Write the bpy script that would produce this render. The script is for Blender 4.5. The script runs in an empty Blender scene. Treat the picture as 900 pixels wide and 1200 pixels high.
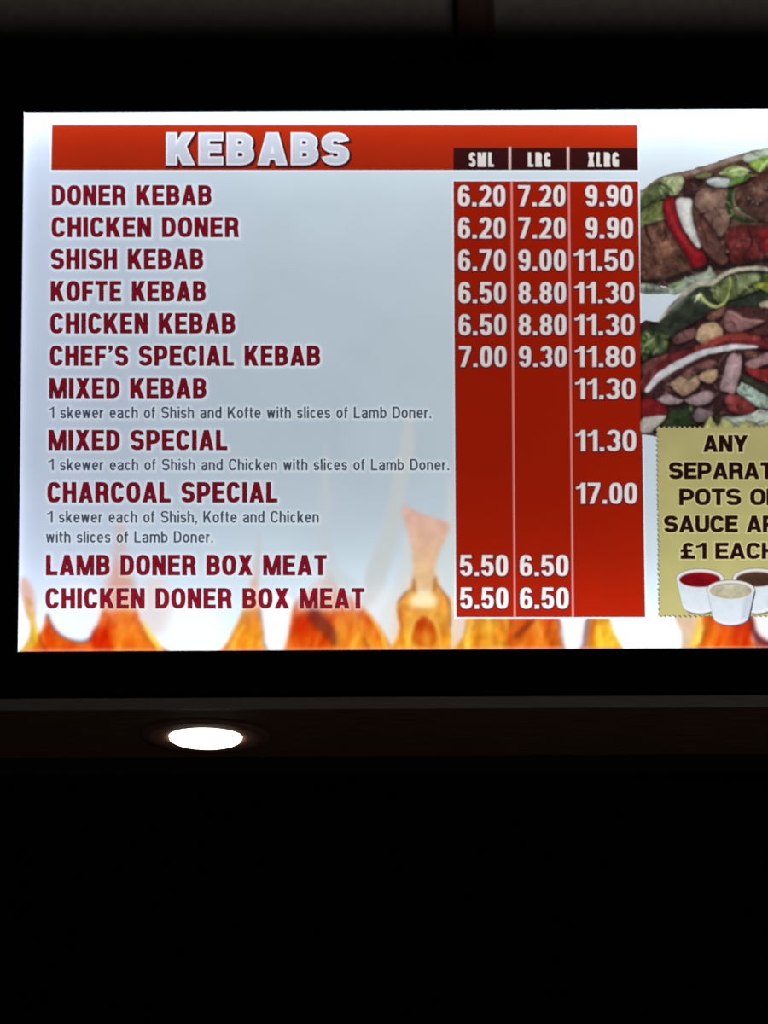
import bpy, math, time
import numpy as np
from mathutils import Matrix, Vector

# ------------------------------------------------------------------ camera
F = 2000.0                                   # focal length in pixels of the 900x1200 frame
PITCH, ROLL = math.radians(22.0), math.radians(0.27)
EYE = Vector((0, 0, 1.45))
scene = bpy.context.scene
cam_data = bpy.data.cameras.new('camera')
cam = bpy.data.objects.new('camera', cam_data)
scene.collection.objects.link(cam)
cam_data.sensor_fit = 'VERTICAL'
cam_data.sensor_height = 36.0
cam_data.lens = F / 1200 * 36.0
cam_data.clip_start = 0.01
ROT = Matrix.Rotation(math.pi / 2 + PITCH, 3, 'X') @ Matrix.Rotation(-ROLL, 3, 'Z')
cam.matrix_world = Matrix.Translation(EYE) @ ROT.to_4x4()
cam_data.dof.use_dof = True                  # the hand-held phone is slightly soft
cam_data.dof.focus_distance = 1.72
cam_data.dof.aperture_fstop = 6.0
scene.camera = cam
scene.view_settings.view_transform = 'Standard'
scene.view_settings.look = 'None'
scene.view_settings.exposure = 0.0
scene.view_settings.gamma = 1.0
world = bpy.data.worlds.new('dark_shop')
world.use_nodes = True
world.node_tree.nodes['Background'].inputs[0].default_value = (0.9, 0.85, 0.8, 1)
world.node_tree.nodes['Background'].inputs[1].default_value = 0.0008
scene.world = world


def area_light(name, loc, target, sx, sy, power, colour):
    d = bpy.data.lights.new(name, 'AREA')
    d.shape = 'RECTANGLE'; d.size = sx; d.size_y = sy; d.energy = power; d.color = colour
    o = bpy.data.objects.new(name, d)
    o.location = loc
    o.rotation_euler = (Vector(target) - Vector(loc)).to_track_quat('-Z', 'Y').to_euler()
    scene.collection.objects.link(o)
    return o


# unseen light added below the camera's eye to fade the upper wall
area_light('added_low_light', (0.62, -0.20, 0.855), (0.0, 2.25, 3.2), 0.75, 0.30, 11.0, (1.0, 0.92, 0.86))


# ------------------------------------------------------------------ materials
def principled(name, colour, rough=0.6, spec=0.3, bump=0.0, scale=40.0, stretch=(1, 1, 1), vary=0.0, metallic=0.0):
    m = bpy.data.materials.new(name); m.use_nodes = True
    nt = m.node_tree; b = nt.nodes['Principled BSDF']
    b.inputs['Base Color'].default_value = (*colour, 1)
    b.inputs['Roughness'].default_value = rough
    b.inputs['Specular IOR Level'].default_value = spec
    b.inputs['Metallic'].default_value = metallic
    tc = nt.nodes.new('ShaderNodeTexCoord'); mp = nt.nodes.new('ShaderNodeMapping')
    mp.inputs['Scale'].default_value = stretch
    no = nt.nodes.new('ShaderNodeTexNoise'); no.inputs['Scale'].default_value = scale; no.inputs['Detail'].default_value = 5
    nt.links.new(tc.outputs['Object'], mp.inputs[0]); nt.links.new(mp.outputs[0], no.inputs['Vector'])
    if vary:
        cr = nt.nodes.new('ShaderNodeValToRGB')
        cr.color_ramp.elements[0].color = (*[c * (1 - vary) for c in colour], 1); cr.color_ramp.elements[0].position = .3
        cr.color_ramp.elements[1].color = (*[min(1, c * (1 + vary)) for c in colour], 1); cr.color_ramp.elements[1].position = .7
        nt.links.new(no.outputs['Fac'], cr.inputs[0]); nt.links.new(cr.outputs[0], b.inputs['Base Color'])
    if bump:
        bp = nt.nodes.new('ShaderNodeBump'); bp.inputs['Strength'].default_value = bump; bp.inputs['Distance'].default_value = 0.002
        nt.links.new(no.outputs['Fac'], bp.inputs['Height']); nt.links.new(bp.outputs[0], b.inputs['Normal'])
    return m


def emitter(name, colour, strength):
    m = bpy.data.materials.new(name); m.use_nodes = True
    nt = m.node_tree; nt.nodes.clear()
    e = nt.nodes.new('ShaderNodeEmission'); o = nt.nodes.new('ShaderNodeOutputMaterial')
    e.inputs[0].default_value = (*colour, 1); e.inputs[1].default_value = strength
    nt.links.new(e.outputs[0], o.inputs[0])
    return m


M_BLACK = principled('black_powder_coat', (0.0016, 0.0016, 0.0018), .8, .02, .2, 300)
M_WALL = principled('grey_painted_plaster', (0.34, 0.32, 0.30), .85, .1, .3, 60, vary=.12)
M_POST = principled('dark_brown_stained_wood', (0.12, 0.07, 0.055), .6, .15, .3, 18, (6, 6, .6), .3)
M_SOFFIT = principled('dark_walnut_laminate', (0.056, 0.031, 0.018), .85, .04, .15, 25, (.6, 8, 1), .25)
M_EDGE = principled('grey_aluminium_edging', (0.068, 0.068, 0.062), .6, .2, .2, 120, (.2, 4, 4), .1)
M_DARKWALL = principled('black_wall_cladding', (0.003, 0.003, 0.003), .8, .03, .4, 9, (14, 1, .3), .3)
M_TRIM = principled('bronze_lamp_ring', (0.07, 0.036, 0.026), .85, .05, .1, 90)
M_LAMP = emitter('warm_white_lamp', (1.0, .86, .74), 14.0)

# printed backlit film: every ink colour is stored on the mesh, the film glows with it
M_PRINT = bpy.data.materials.new('backlit_print'); M_PRINT.use_nodes = True
nt = M_PRINT.node_tree; nt.nodes.clear()
_a = nt.nodes.new('ShaderNodeAttribute'); _a.attribute_name = 'ink'
_e = nt.nodes.new('ShaderNodeEmission'); _o = nt.nodes.new('ShaderNodeOutputMaterial')
nt.links.new(_a.outputs['Color'], _e.inputs[0]); nt.links.new(_e.outputs[0], _o.inputs[0])


# ------------------------------------------------------------------ the tilted plane of the menu board
LEAN = math.radians(16.6)
UP = np.array([0, -math.sin(LEAN), math.cos(LEAN)])
RT = np.array([1.0, 0, 0])
NRM = np.array([0, -math.cos(LEAN), -math.sin(LEAN)])      # towards the shop
R3 = np.array(ROT)
E0 = np.array(EYE)


def ray(x, y):
    d = np.stack([(np.asarray(x, float) - 450) / F, (600 - np.asarray(y, float)) / F, -np.ones_like(np.asarray(x, float) * 1.0)], -1)
    return d @ R3.T


P0 = E0 + ray(450.0, 446.0) / np.linalg.norm(ray(450.0, 446.0)) * 2.0


def board_uv(x, y):
    """photo pixel -> metres along the board (right, up) from P0"""
    d = ray(x, y)
    t = ((P0 - E0) @ NRM) / (d @ NRM)
    p = E0 + d * t[..., None] - P0
    return p @ RT, p @ UP


BASE_U, BASE_V = (float(v) for v in board_uv(450.0, 818.0))
BOARD_M = Matrix(((1, 0, 0, 0), (0, -NRM[1], UP[1], 0), (0, -NRM[2], UP[2], 0), (0, 0, 0, 1)))
BOARD_M.translation = Vector(P0 + RT * BASE_U + UP * BASE_V)


def local(x, y, depth):
    """pixel arrays -> coordinates in the board's own frame (x right, y into the wall, z up)"""
    u, v = board_uv(x, y)
    return np.stack([u - BASE_U, np.full_like(u, -depth), v - BASE_V], -1)


# ------------------------------------------------------------------ object helpers
def link(o, parent=None):
    scene.collection.objects.link(o)
    if parent is not None:
        o.parent = parent
    return o


def tag(o, label=None, cat=None, group=None, kind=None):
    if label: o['label'] = label
    if cat: o['category'] = cat
    if group: o['group'] = group
    if kind: o['kind'] = kind
    return o


def mesh_obj(name, verts, faces, mat, parent=None, ink=None, smooth=False):
    me = bpy.data.meshes.new(name)
    if isinstance(faces, np.ndarray):
        n = len(verts); k = faces.shape[1]
        me.vertices.add(n); me.vertices.foreach_set('co', np.asarray(verts, np.float32).ravel())
        me.loops.add(faces.size); me.loops.foreach_set('vertex_index', faces.astype(np.int32).ravel())
        me.polygons.add(len(faces))
        me.polygons.foreach_set('loop_start', np.arange(0, faces.size, k, dtype=np.int32))
        me.update(calc_edges=True); me.validate()
    else:
        me.from_pydata([tuple(v) for v in verts], [], faces); me.update()
    if ink is not None:
        at = me.color_attributes.new('ink', 'FLOAT_COLOR', 'POINT')
        at.data.foreach_set('color', np.concatenate([ink, np.ones((len(ink), 1))], 1).astype(np.float32).ravel())
    me.materials.append(mat)
    if smooth:
        for p in me.polygons: p.use_smooth = True
    return link(bpy.data.objects.new(name, me), parent)


def box_obj(name, lo, hi, mat, parent=None, bevel=0.0):
    (x0, y0, z0), (x1, y1, z1) = lo, hi
    v = [(x, y, z) for x in (x0, x1) for y in (y0, y1) for z in (z0, z1)]
    f = [(0, 1, 3, 2), (4, 6, 7, 5), (0, 4, 5, 1), (2, 3, 7, 6), (0, 2, 6, 4), (1, 5, 7, 3)]
    o = mesh_obj(name, v, f, mat, parent)
    if bevel:
        b = o.modifiers.new('bevel', 'BEVEL'); b.width = bevel; b.segments = 3
    return o


def lin(c):
    c = np.maximum(np.asarray(c, float) / 255.0, 0)
    return np.where(c <= .04045, c / 12.92, ((c + .055) / 1.055) ** 2.4)


# brightness of the light box behind the film (LED strips run along its edges)
LV_Y = [0, 132, 148, 160, 175, 200, 240, 300, 380, 450, 540, 600, 650, 690, 725, 764, 900]
LV_B = [296, 296, 268, 246, 228, 210, 198, 190, 184, 182, 184, 192, 206, 228, 250, 268, 268]
LX_X = [0, 29, 36, 46, 120, 400, 520, 620, 760, 900, 1500]
LX_M = [1.6, 1.5, 1.2, 1.08, 1.0, .98, 1.0, 1.02, 1.12, 1.2, 1.2]
REF = float(lin(184))


def glow(x, y):
    left = 28.6 - (y - 132) * 0.012
    return lin(np.interp(y, LV_Y, LV_B)) / REF * np.interp(x - left + 29, LX_X, LX_M)


def inked(c, x, y):
    """ink with the look c in the middle of the board, lit by the light box at x, y"""
    return lin(c)[None, :] * glow(np.asarray(x, float), np.asarray(y, float))[:, None]


# ------------------------------------------------------------------ raster painter (numpy) for printed artwork
RNG = np.random.RandomState(7)
_N = RNG.rand(257, 257)


def noise(x, y, s):
    x = np.asarray(x) / s + 31.7; y = np.asarray(y) / s + 11.3
    xi = np.floor(x).astype(int); yi = np.floor(y).astype(int)
    fx = x - xi; fy = y - yi; fx = fx * fx * (3 - 2 * fx); fy = fy * fy * (3 - 2 * fy)
    g = lambda a, b: _N[a % 256, b % 256]
    return (g(xi, yi) * (1 - fx) + g(xi + 1, yi) * fx) * (1 - fy) + (g(xi, yi + 1) * (1 - fx) + g(xi + 1, yi + 1) * fx) * fy - .5


def fbm(x, y, s):
    return noise(x, y, s) + .5 * noise(x + 9, y, s / 2) + .25 * noise(x, y + 5, s / 4)


def curve(pts, closed=True, n=5):
    p = np.asarray(pts, float); k = len(p); out = []
    for i in range(k if closed else k - 1):
        if closed: a, b, c, d = p[i - 1], p[i], p[(i + 1) % k], p[(i + 2) % k]
        else: a, b, c, d = p[max(i - 1, 0)], p[i], p[i + 1], p[min(i + 2, k - 1)]
        for t in np.arange(n) / n:
            out.append(.5 * ((2 * b) + (c - a) * t + (2 * a - 5 * b + 4 * c - d) * t * t + (3 * b - a - 3 * c + d) * t ** 3))
    if not closed: out.append(p[-1])
    return np.array(out)


class Canvas:
    def __init__(s, xs, ys, base):
        s.xs, s.ys = np.asarray(xs, float), np.asarray(ys, float)
        s.X, s.Y = np.meshgrid(s.xs, s.ys)
        s.rgb = base(s.X, s.Y)
        s.cov = np.zeros_like(s.X)
        s.wx = s.wy = 0.0; s.shade = 0.0

    def warp(s, amp, scale):
        """organic outlines: shapes are looked up through a gently wobbling grid"""
        s.wx = amp * fbm(s.X, s.Y, scale) + amp * .35 * fbm(s.X + 77, s.Y, scale / 4)
        s.wy = amp * fbm(s.X + 40, s.Y + 90, scale) + amp * .35 * fbm(s.X, s.Y + 55, scale / 4)

    def at(s, w):
        X, Y = s.X[w], s.Y[w]
        return (X + s.wx[w], Y + s.wy[w]) if isinstance(s.wx, np.ndarray) else (X, Y)

    def soften(s, x0, y0, x1, y1, r):
        w = s.window(np.array([(x0, y0), (x1, y1)]), 0)
        k = np.exp(-np.arange(-3, 4) ** 2 / (2 * r * r)); k /= k.sum()
        a = s.rgb[w]
        for ax in (0, 1):
            p = np.pad(a, [(3, 3) if i == ax else (0, 0) for i in range(3)], 'edge')
            a = sum(k[i] * (p[i:i + a.shape[0]] if ax == 0 else p[:, i:i + a.shape[1]]) for i in range(7))
        s.rgb[w] = a

    def window(s, pts, m):
        i0, i1 = np.searchsorted(s.xs, [pts[:, 0].min() - m, pts[:, 0].max() + m])
        j0, j1 = np.searchsorted(s.ys, [pts[:, 1].min() - m, pts[:, 1].max() + m])
        return slice(j0, j1), slice(i0, i1)

    def put(s, w, a, c, X, Y, tex, c2, yr):
        col = np.broadcast_to(np.asarray(c, float), X.shape + (3,)).copy()
        if c2 is not None:
            t = np.clip((Y - yr[0]) / (yr[1] - yr[0]), 0, 1)[..., None]
            col = col * (1 - t) + np.asarray(c2, float) * t
        if tex:
            col = col * (1 + tex * fbm(X, Y, 7.0)[..., None] * 1.6)
        s.rgb[w] = s.rgb[w] * (1 - a[..., None]) + col * a[..., None]
        s.cov[w] = np.maximum(s.cov[w], a)

    def poly(s, pts, c, blur=.8, a=1.0, tex=0.0, c2=None, yr=None, sm=True, fade=None, erase=False):
        p = curve(pts) if sm else np.asarray(pts, float)
        w = s.window(p, blur * 2 + 5); X, Y = s.at(w)
        if X.size == 0: return
        d2 = np.full(X.shape, 1e9); ins = np.zeros(X.shape, bool)
        for i in range(len(p)):
            ax, ay = p[i - 1]; bx, by = p[i]
            ex, ey = bx - ax, by - ay
            l2 = ex * ex + ey * ey + 1e-9
            t = np.clip(((X - ax) * ex + (Y - ay) * ey) / l2, 0, 1)
            d2 = np.minimum(d2, (X - ax - t * ex) ** 2 + (Y - ay - t * ey) ** 2)
            if ay != by:
                ins ^= ((ay > Y) != (by > Y)) & (X < ex * (Y - ay) / (by - ay) + ax)
        d = np.sqrt(d2) * np.where(ins, 1, -1)
        al = np.clip(.5 + d / (2 * blur), 0, 1); al = al * al * (3 - 2 * al) * a
        if fade is not None:                       # opacity along y: (y where 0, y where 1)
            al = al * np.clip((Y - fade[0]) / (fade[1] - fade[0]), 0, 1)
        if yr is None: yr = (p[:, 1].min(), p[:, 1].max())
        if s.shade and blur < 2:
            w2 = s.window(p, 9); X2, Y2 = s.X[w2] - .8, s.Y[w2] - 1.3; e2 = np.full(X2.shape, 1e9)
            for i in range(len(p)):                # soft contact shadow of one filling on the next
                ax, ay = p[i - 1]; ex, ey = p[i] - p[i - 1]
                t2 = np.clip(((X2 - ax) * ex + (Y2 - ay) * ey) / (ex * ex + ey * ey + 1e-9), 0, 1)
                e2 = np.minimum(e2, (X2 - ax - t2 * ex) ** 2 + (Y2 - ay - t2 * ey) ** 2)
            k2 = s.shade * 1.9 * np.exp(-e2 / 3.4) * (s.cov[w2] > .3)
            s.rgb[w2] *= (1 - np.clip(k2, 0, .75))[..., None]
            hgt = max(p[:, 1].max() - p[:, 1].min(), 1)
            v = 1 - s.shade * np.exp(-np.maximum(d, 0) / 2.2) + s.shade * .45 * (.5 - np.clip((Y - p[:, 1].min()) / hgt, 0, 1))
            v = v * (1 + .35 * s.shade * fbm(X + c[0], Y, 3.2)) ; c = np.asarray(c, float) * v[..., None]
        s.put(w, al, c, X, Y, tex, c2, yr)
        if erase: s.cov[w] = np.where(al > .5, 0, s.cov[w])

    def line(s, pts, wd, c, blur=.8, a=1.0, tex=0.0, fade=None):
        p = curve(pts, False, 4); k = len(p)
        wd = np.interp(np.linspace(0, 1, k), np.linspace(0, 1, len(np.atleast_1d(wd))), np.atleast_1d(wd)) if np.size(wd) > 1 else np.full(k, float(wd))
        w = s.window(p, wd.max() + blur * 2 + 5); X, Y = s.at(w)
        if X.size == 0: return
        best = np.full(X.shape, -1e9)
        for i in range(1, k):
            ax, ay = p[i - 1]; ex, ey = p[i] - p[i - 1]
            t = np.clip(((X - ax) * ex + (Y - ay) * ey) / (ex * ex + ey * ey + 1e-9), 0, 1)
            r = (wd[i - 1] * (1 - t) + wd[i] * t) / 2
            best = np.maximum(best, r - np.hypot(X - ax - t * ex, Y - ay - t * ey))
        al = np.clip(.5 + best / (2 * blur), 0, 1); al = al * al * (3 - 2 * al) * a
        if fade is not None: al = al * np.clip((Y - fade[0]) / (fade[1] - fade[0]), 0, 1)
        s.put(w, al, c, X, Y, tex, None, None)

    def ell(s, cx, cy, rx, ry, c, blur=.8, a=1.0, tex=0.0, **k):
        t = np.linspace(0, 2 * math.pi, 28, endpoint=False)
        s.poly(np.stack([cx + rx * np.cos(t), cy + ry * np.sin(t)], 1), c, blur, a, tex, sm=False, **k)

    def build(s, name, depth, parent, cut=None):
        ny, nx = s.X.shape
        idx = np.arange(nx * ny).reshape(ny, nx)
        q = np.stack([idx[:-1, :-1], idx[1:, :-1], idx[1:, 1:], idx[:-1, 1:]], -1).reshape(-1, 4)
        ink = lin(s.rgb).reshape(-1, 3)
        V = local(s.X.ravel(), s.Y.ravel(), depth)
        if cut is not None:
            q = q[(s.cov.ravel()[q] > cut).all(1)]
            used = np.unique(q); re = np.full(nx * ny, -1); re[used] = np.arange(len(used))
            V, ink, q = V[used], ink[used], re[q]
        return mesh_obj(name, V, q, M_PRINT, parent, ink)


# ------------------------------------------------------------------ lettering: strokes drawn with a flat pen
def sarc(cx, cy, rx, ry, a0, a1, n=2.6, k=14):
    t = np.radians(np.linspace(a0, a1, k)); c, s = np.cos(t), np.sin(t)
    return [(cx + rx * np.sign(a) * abs(a) ** (2 / n), cy + ry * np.sign(b) * abs(b) ** (2 / n)) for a, b in zip(c, s)]


def stroke(path, t, h, g, closed=False):
    pt, ph = t + 2 * g, h + 2 * g
    q = [(x / pt, y / ph) for x, y in path]
    q = [q[0]] + [b for a, b in zip(q, q[1:]) if math.hypot(b[0] - a[0], b[1] - a[1]) > 1e-4]
    if closed and math.hypot(q[0][0] - q[-1][0], q[0][1] - q[-1][1]) < 1e-3: q = q[:-1]
    n = len(q); L = []; Rr = []
    for i in range(n):
        a = q[i - 1] if (i or closed) else None
        b = q[(i + 1) % n] if (i < n - 1 or closed) else None
        p = q[i]; ds = []
        if a: ds.append((p[0] - a[0], p[1] - a[1]))
        if b: ds.append((b[0] - p[0], b[1] - p[1]))
        ns = []
        for dx, dy in ds:
            l = math.hypot(dx, dy); ns.append((-dy / l, dx / l))
        if len(ns) == 2:
            mx, my = ns[0][0] + ns[1][0], ns[0][1] + ns[1][1]
            l2 = max(mx * mx + my * my, .5); mx, my = 2 * mx / l2, 2 * my / l2
        else:
            mx, my = ns[0]
            if g:
                d = ds[0]; l = math.hypot(*d); sg = -1 if i == 0 else 1
                p = (p[0] + sg * d[0] / l * g / pt, p[1] + sg * d[1] / l * g / ph)
        L.append(((p[0] + mx / 2) * pt, (p[1] + my / 2) * ph)); Rr.append(((p[0] - mx / 2) * pt, (p[1] - my / 2) * ph))
    out = []
    for i in range(n if closed else n - 1):
        j = (i + 1) % n
        out.append([L[i], L[j], Rr[j], Rr[i]])
    return out


def rect(x0, y0, x1, y1, g):
    return [[(x0 - g, y0 - g), (x1 + g, y0 - g), (x1 + g, y1 + g), (x0 - g, y1 + g)]]


def diag(x0, y0, x1, y1, hw, g):
    s = (x1 - x0) / (y1 - y0); k = math.sqrt(1 + s * s)
    a, b = hw / 2 + g * k, g
    return [[(x0 - a - s * b, y0 - b), (x0 + a - s * b, y0 - b), (x1 + a + s * b, y1 + b), (x1 - a + s * b, y1 + b)]]


WIDTH = {'M': 1.32, 'A': 1.1, 'K': 1.06, 'X': 1.06, 'Y': 1.06, 'L': .84, 'E': .9, 'F': .86, 'T': .92, 'S': 1.0, '1': .72, ' ': .46,
         'a': .82, 'c': .74, 'd': .84, 'b': .84, 'e': .82, 'f': .48, 'h': .82, 'k': .82, 'm': 1.3, 'n': .82, 'o': .84, 'r': .52,
         's': .74, 't': .48, 'w': 1.12, 'O': 1.04}
FIXED = {'I': 1.0, 'i': 1.0, 'l': 1.0, '.': 1.05, ',': 1.05, "'": .95}


def glyph(ch, W, H, t, h, g):
    """polygons of one character, origin at the left of the baseline, y up"""
    L, R, B, T, cx, M = t / 2, W - t / 2, h / 2, H - h / 2, W / 2, H * .51
    S = lambda path, closed=False: stroke(path, t, h, g, closed)
    stem = lambda x: rect(x - t / 2, 0, x + t / 2, H, g)
    dg = lambda x0, y0, x1, y1, k=1.08: diag(x0, y0, x1, y1, t * k, g)
    bowl = lambda y0, y1, r: [(L, y1), (cx * .9, y1)] + sarc(cx * .9, (y0 + y1) / 2, r - cx * .9, (y1 - y0) / 2, 90, -90, 2.6)[1:-1] + [(cx * .9, y0), (L, y0)]
    if ch == 'A': return dg(t * .52, 0, cx - t * .06, H, 1.0) + dg(W - t * .52, 0, cx + t * .06, H, 1.0) + rect(W * .28, H * .17, W * .72, H * .17 + h * .9, g)
    if ch == 'B': return stem(L) + S(bowl(M, T, R - t * .08)) + S(bowl(B, M, R))
    if ch == 'C': return S(sarc(cx, H / 2, cx - L, H / 2 - B, 24, 336, 2.9, 34))
    if ch == 'D': return stem(L) + S([(L, T), (cx * .8, T)] + sarc(cx * .8, H / 2, R - cx * .8, H / 2 - B, 90, -90, 2.7, 22)[1:-1] + [(cx * .8, B), (L, B)])
    if ch == 'E': return stem(L) + rect(0, 0, W, h, g) + rect(0, H - h, W, H, g) + rect(0, M - h / 2, W * .92, M + h / 2, g)
    if ch == 'F': return stem(L) + rect(0, H - h, W, H, g) + rect(0, M - h / 2 - H * .03, W * .92, M + h / 2 - H * .03, g)
    if ch == 'G': return S(sarc(cx, H / 2, cx - L, H / 2 - B, 24, 340, 2.9, 34)) + rect(W - t, 0, W, H * .52, g) + rect(cx, H * .52 - h, W, H * .52, g)
    if ch == 'H': return stem(L) + stem(R) + rect(0, M - h / 2, W, M + h / 2, g)
    if ch in 'Il': return rect(0, 0, t, H, g)
    if ch == 'K' or ch == 'k':
        hh = H if ch == 'K' else H * .73
        return stem(L) + dg(t * .85, hh * .30, W - t * .62, hh, 1.15) + dg(W - t * .6, 0, W * .45, hh * .64, 1.15)
    if ch == 'L': return stem(L) + rect(0, 0, W, h, g)
    if ch == 'M':
        k = t * .82
        return rect(0, 0, k, H, g) + rect(W - k, 0, W, H, g) + diag(cx - t * .05, 0, k * .75, H, k * 1.15, g) + diag(cx + t * .05, 0, W - k * .75, H, k * 1.15, g)
    if ch == 'N': return stem(L) + stem(R) + dg(W - t * .6, 0, t * .6, H, .95)
    if ch in 'O0': return S(sarc(cx, H / 2, cx - L, H / 2 - B, 0, 360, 2.7 if ch == 'O' else 2.9, 40), True)
    if ch == 'P': return stem(L) + S(bowl(H * .40, T, R))
    if ch == 'R': return stem(L) + S(bowl(H * .46, T, R - t * .05)) + dg(W - t * .45, 0, W - t * .72, H * .46, 1.0)
    if ch == 'S' or ch == 's':
        if ch == 's': H = H * .73; T = H - h / 2
        m = H * .5
        top = sarc(cx, (T + m) / 2, cx - L, (T - m) / 2, 12, 250, 2.5, 22)
        bot = sarc(cx, (B + m) / 2, cx - L, (m - B) / 2, 70, -168, 2.5, 22)
        return S(top + bot)
    if ch == 'T': return rect(cx - t / 2, 0, cx + t / 2, H, g) + rect(0, H - h, W, H, g)
    if ch == 'U': return S([(L, H), (L, H * .4)] + sarc(cx, H * .38, cx - L, H * .38 - B, 180, 360, 2.7, 20) + [(R, H * .4), (R, H)])
    if ch == 'X': return dg(t * .55, 0, W - t * .65, H, 1.12) + dg(W - t * .55, 0, t * .65, H, 1.12)
    if ch == 'Y': return rect(cx - t / 2, 0, cx + t / 2, H * .45, g) + dg(cx, H * .38, t * .55, H, 1.1) + dg(cx, H * .38, W - t * .55, H, 1.1)
    if ch == '1': return rect(W - t, 0, W, H, g) + stroke([(0, H * .74), (W * .35, H * .78), (W - t * .6, H * .97)], t * .6, h * .7, g)
    if ch == '2': return rect(0, 0, W, h, g) + S(sarc(cx, H * .70, cx - L, H * .30 - B, 170, -20, 2.3, 18) + [(W * .62, H * .40), (L + t * .12, H * .13), (L, B)])
    if ch == '3':
        return S(sarc(cx, (T + M) / 2, R - cx - t * .04, (T - M) / 2, 165, -90, 2.4, 20)) + S(sarc(cx, (B + M) / 2, R - cx, (M - B) / 2, 90, -168, 2.4, 20))
    if ch == '5':
        return rect(t * .15, H - h, W * .94, H, g) + diag(L * .9, H * .42, L * 1.3, H, t * .92, g) + S(sarc(cx, H * .33, cx - L, H * .33 - B, 128, -168, 2.4, 22))
    if ch == '6' or ch == '9':
        y = lambda v: v if ch == '6' else H - v
        x = lambda v: v if ch == '6' else W - v
        a = sarc(cx, H / 2, cx - L, H / 2 - B, 28, 200, 2.8, 20)
        b = sarc(cx, H * .31, cx - L, H * .31 - B, 0, 360, 2.5, 30)
        return S([(x(p), y(q)) for p, q in a]) + S([(x(p), y(q)) for p, q in b], True)
    if ch == '7': return rect(0, H - h, W, H, g) + diag(W * .32, 0, W - t * .5, H - h, t * 1.02, g)
    if ch == '8': return S(sarc(cx, (T + M) / 2, cx - L - t * .05, (T - M) / 2, 0, 360, 2.4, 28), True) + S(sarc(cx, (B + M) / 2, cx - L, (M - B) / 2, 0, 360, 2.4, 28), True)
    if ch == '.': return rect(0, 0, t, h * 1.15, g)
    if ch == ',': return rect(0, 0, t, h * 1.15, g) + diag(t * .3, -h * 1.3, t * .7, 0, t * .6, g)
    if ch == "'": return rect(0, H * .82, t * .95, H, g) + diag(t * .2, H * .66, t * .6, H * .82, t * .5, g)
    if ch == '£':
        return rect(0, 0, W, h, g) + rect(0, H * .42, W * .8, H * .42 + h * .8, g) + S([(W * .2, h * .5), (W * .38, H * .25), (W * .32, H * .5)] + sarc(cx * 1.08, H * .70, W * .24, H * .30 - B, 180, 20, 2.4, 14))
    # light lower case
    x = H * .73; xr = x - h / 2
    if ch == 'o': return S(sarc(cx, x / 2, cx - L, x / 2 - B, 0, 360, 2.3, 28), True)
    if ch == 'c': return S(sarc(cx, x / 2, cx - L, x / 2 - B, 35, 325, 2.3, 22))
    if ch == 'e': return S(sarc(cx, x / 2, cx - L, x / 2 - B, 0, 320, 2.3, 24)) + rect(L, x * .52 - h / 2, W, x * .52 + h / 2, g)
    if ch == 'a': return S([(L * 1.2, x * .74)] + sarc(cx, x * .7, cx - L, x * .3 - B, 150, 0, 2.4, 12) + [(R, 0)]) + S([(R, x * .56), (cx, x * .54)] + sarc(cx, x * .29, cx - L, x * .27 - B * .6, 100, 300, 2.3, 14) + [(R, x * .25)])
    if ch in 'bd':
        sx = L if ch == 'b' else R
        return rect(sx - t / 2, 0, sx + t / 2, H, g) + S(sarc(cx, x / 2, cx - L, x / 2 - B, 0, 360, 2.3, 28), True)
    if ch in 'hn': return rect(0, 0, t, H if ch == 'h' else x, g) + S([(L, x * .55)] + sarc(cx, x * .62, cx - L, xr - x * .62, 180, 0, 2.5, 14) + [(R, 0)])
    if ch == 'm':
        q = (W - t) / 4
        return rect(0, 0, t, x, g) + S([(L, x * .55)] + sarc(L + q, x * .62, q, xr - x * .62, 180, 0, 2.5, 12) + [(cx, 0)]) + S([(cx, x * .55)] + sarc(cx + q, x * .62, q, xr - x * .62, 180, 0, 2.5, 12) + [(R, 0)])
    if ch == 'r': return rect(0, 0, t, x, g) + S([(L, x * .5)] + sarc(W, x * .55, W - L, xr - x * .55, 180, 92, 2.4, 8))
    if ch == 'i': return rect(0, 0, t, x, g) + rect(0, H - h, t, H, g)
    if ch == 'f': return S([(W * .4, 0), (W * .4, H * .8)] + sarc(W * .95, H * .82, W * .55, T - H * .82, 180, 95, 2.4, 8)) + rect(0, x - h, W, x, g)
    if ch == 't': return S([(W * .4, x * 1.27), (W * .4, x * .25)] + sarc(W * .9, x * .25, W * .5, x * .25 - B, 180, 265, 2.4, 8)) + rect(0, x - h, W, x, g)
    if ch == 'w':
        return diag(W * .27, 0, t * .5, x, t, g) + diag(W * .27, 0, cx, x, t, g) + diag(W * .73, 0, cx, x, t, g) + diag(W * .73, 0, W - t * .5, x, t, g)
    return []


def lay_out(text, x0, x1, H, t, gap):
    k = sum(WIDTH.get(c, 1.0) for c in text if c not in FIXED)
    fx = sum(FIXED[c] * t for c in text if c in FIXED)
    W = (x1 - x0 - fx - gap * (len(text) - 1)) / k
    x = x0; out = []
    for c in text:
        w = FIXED[c] * t if c in FIXED else WIDTH.get(c, 1.0) * W
        out.append((c, x, w)); x += w + gap
    return out


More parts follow.
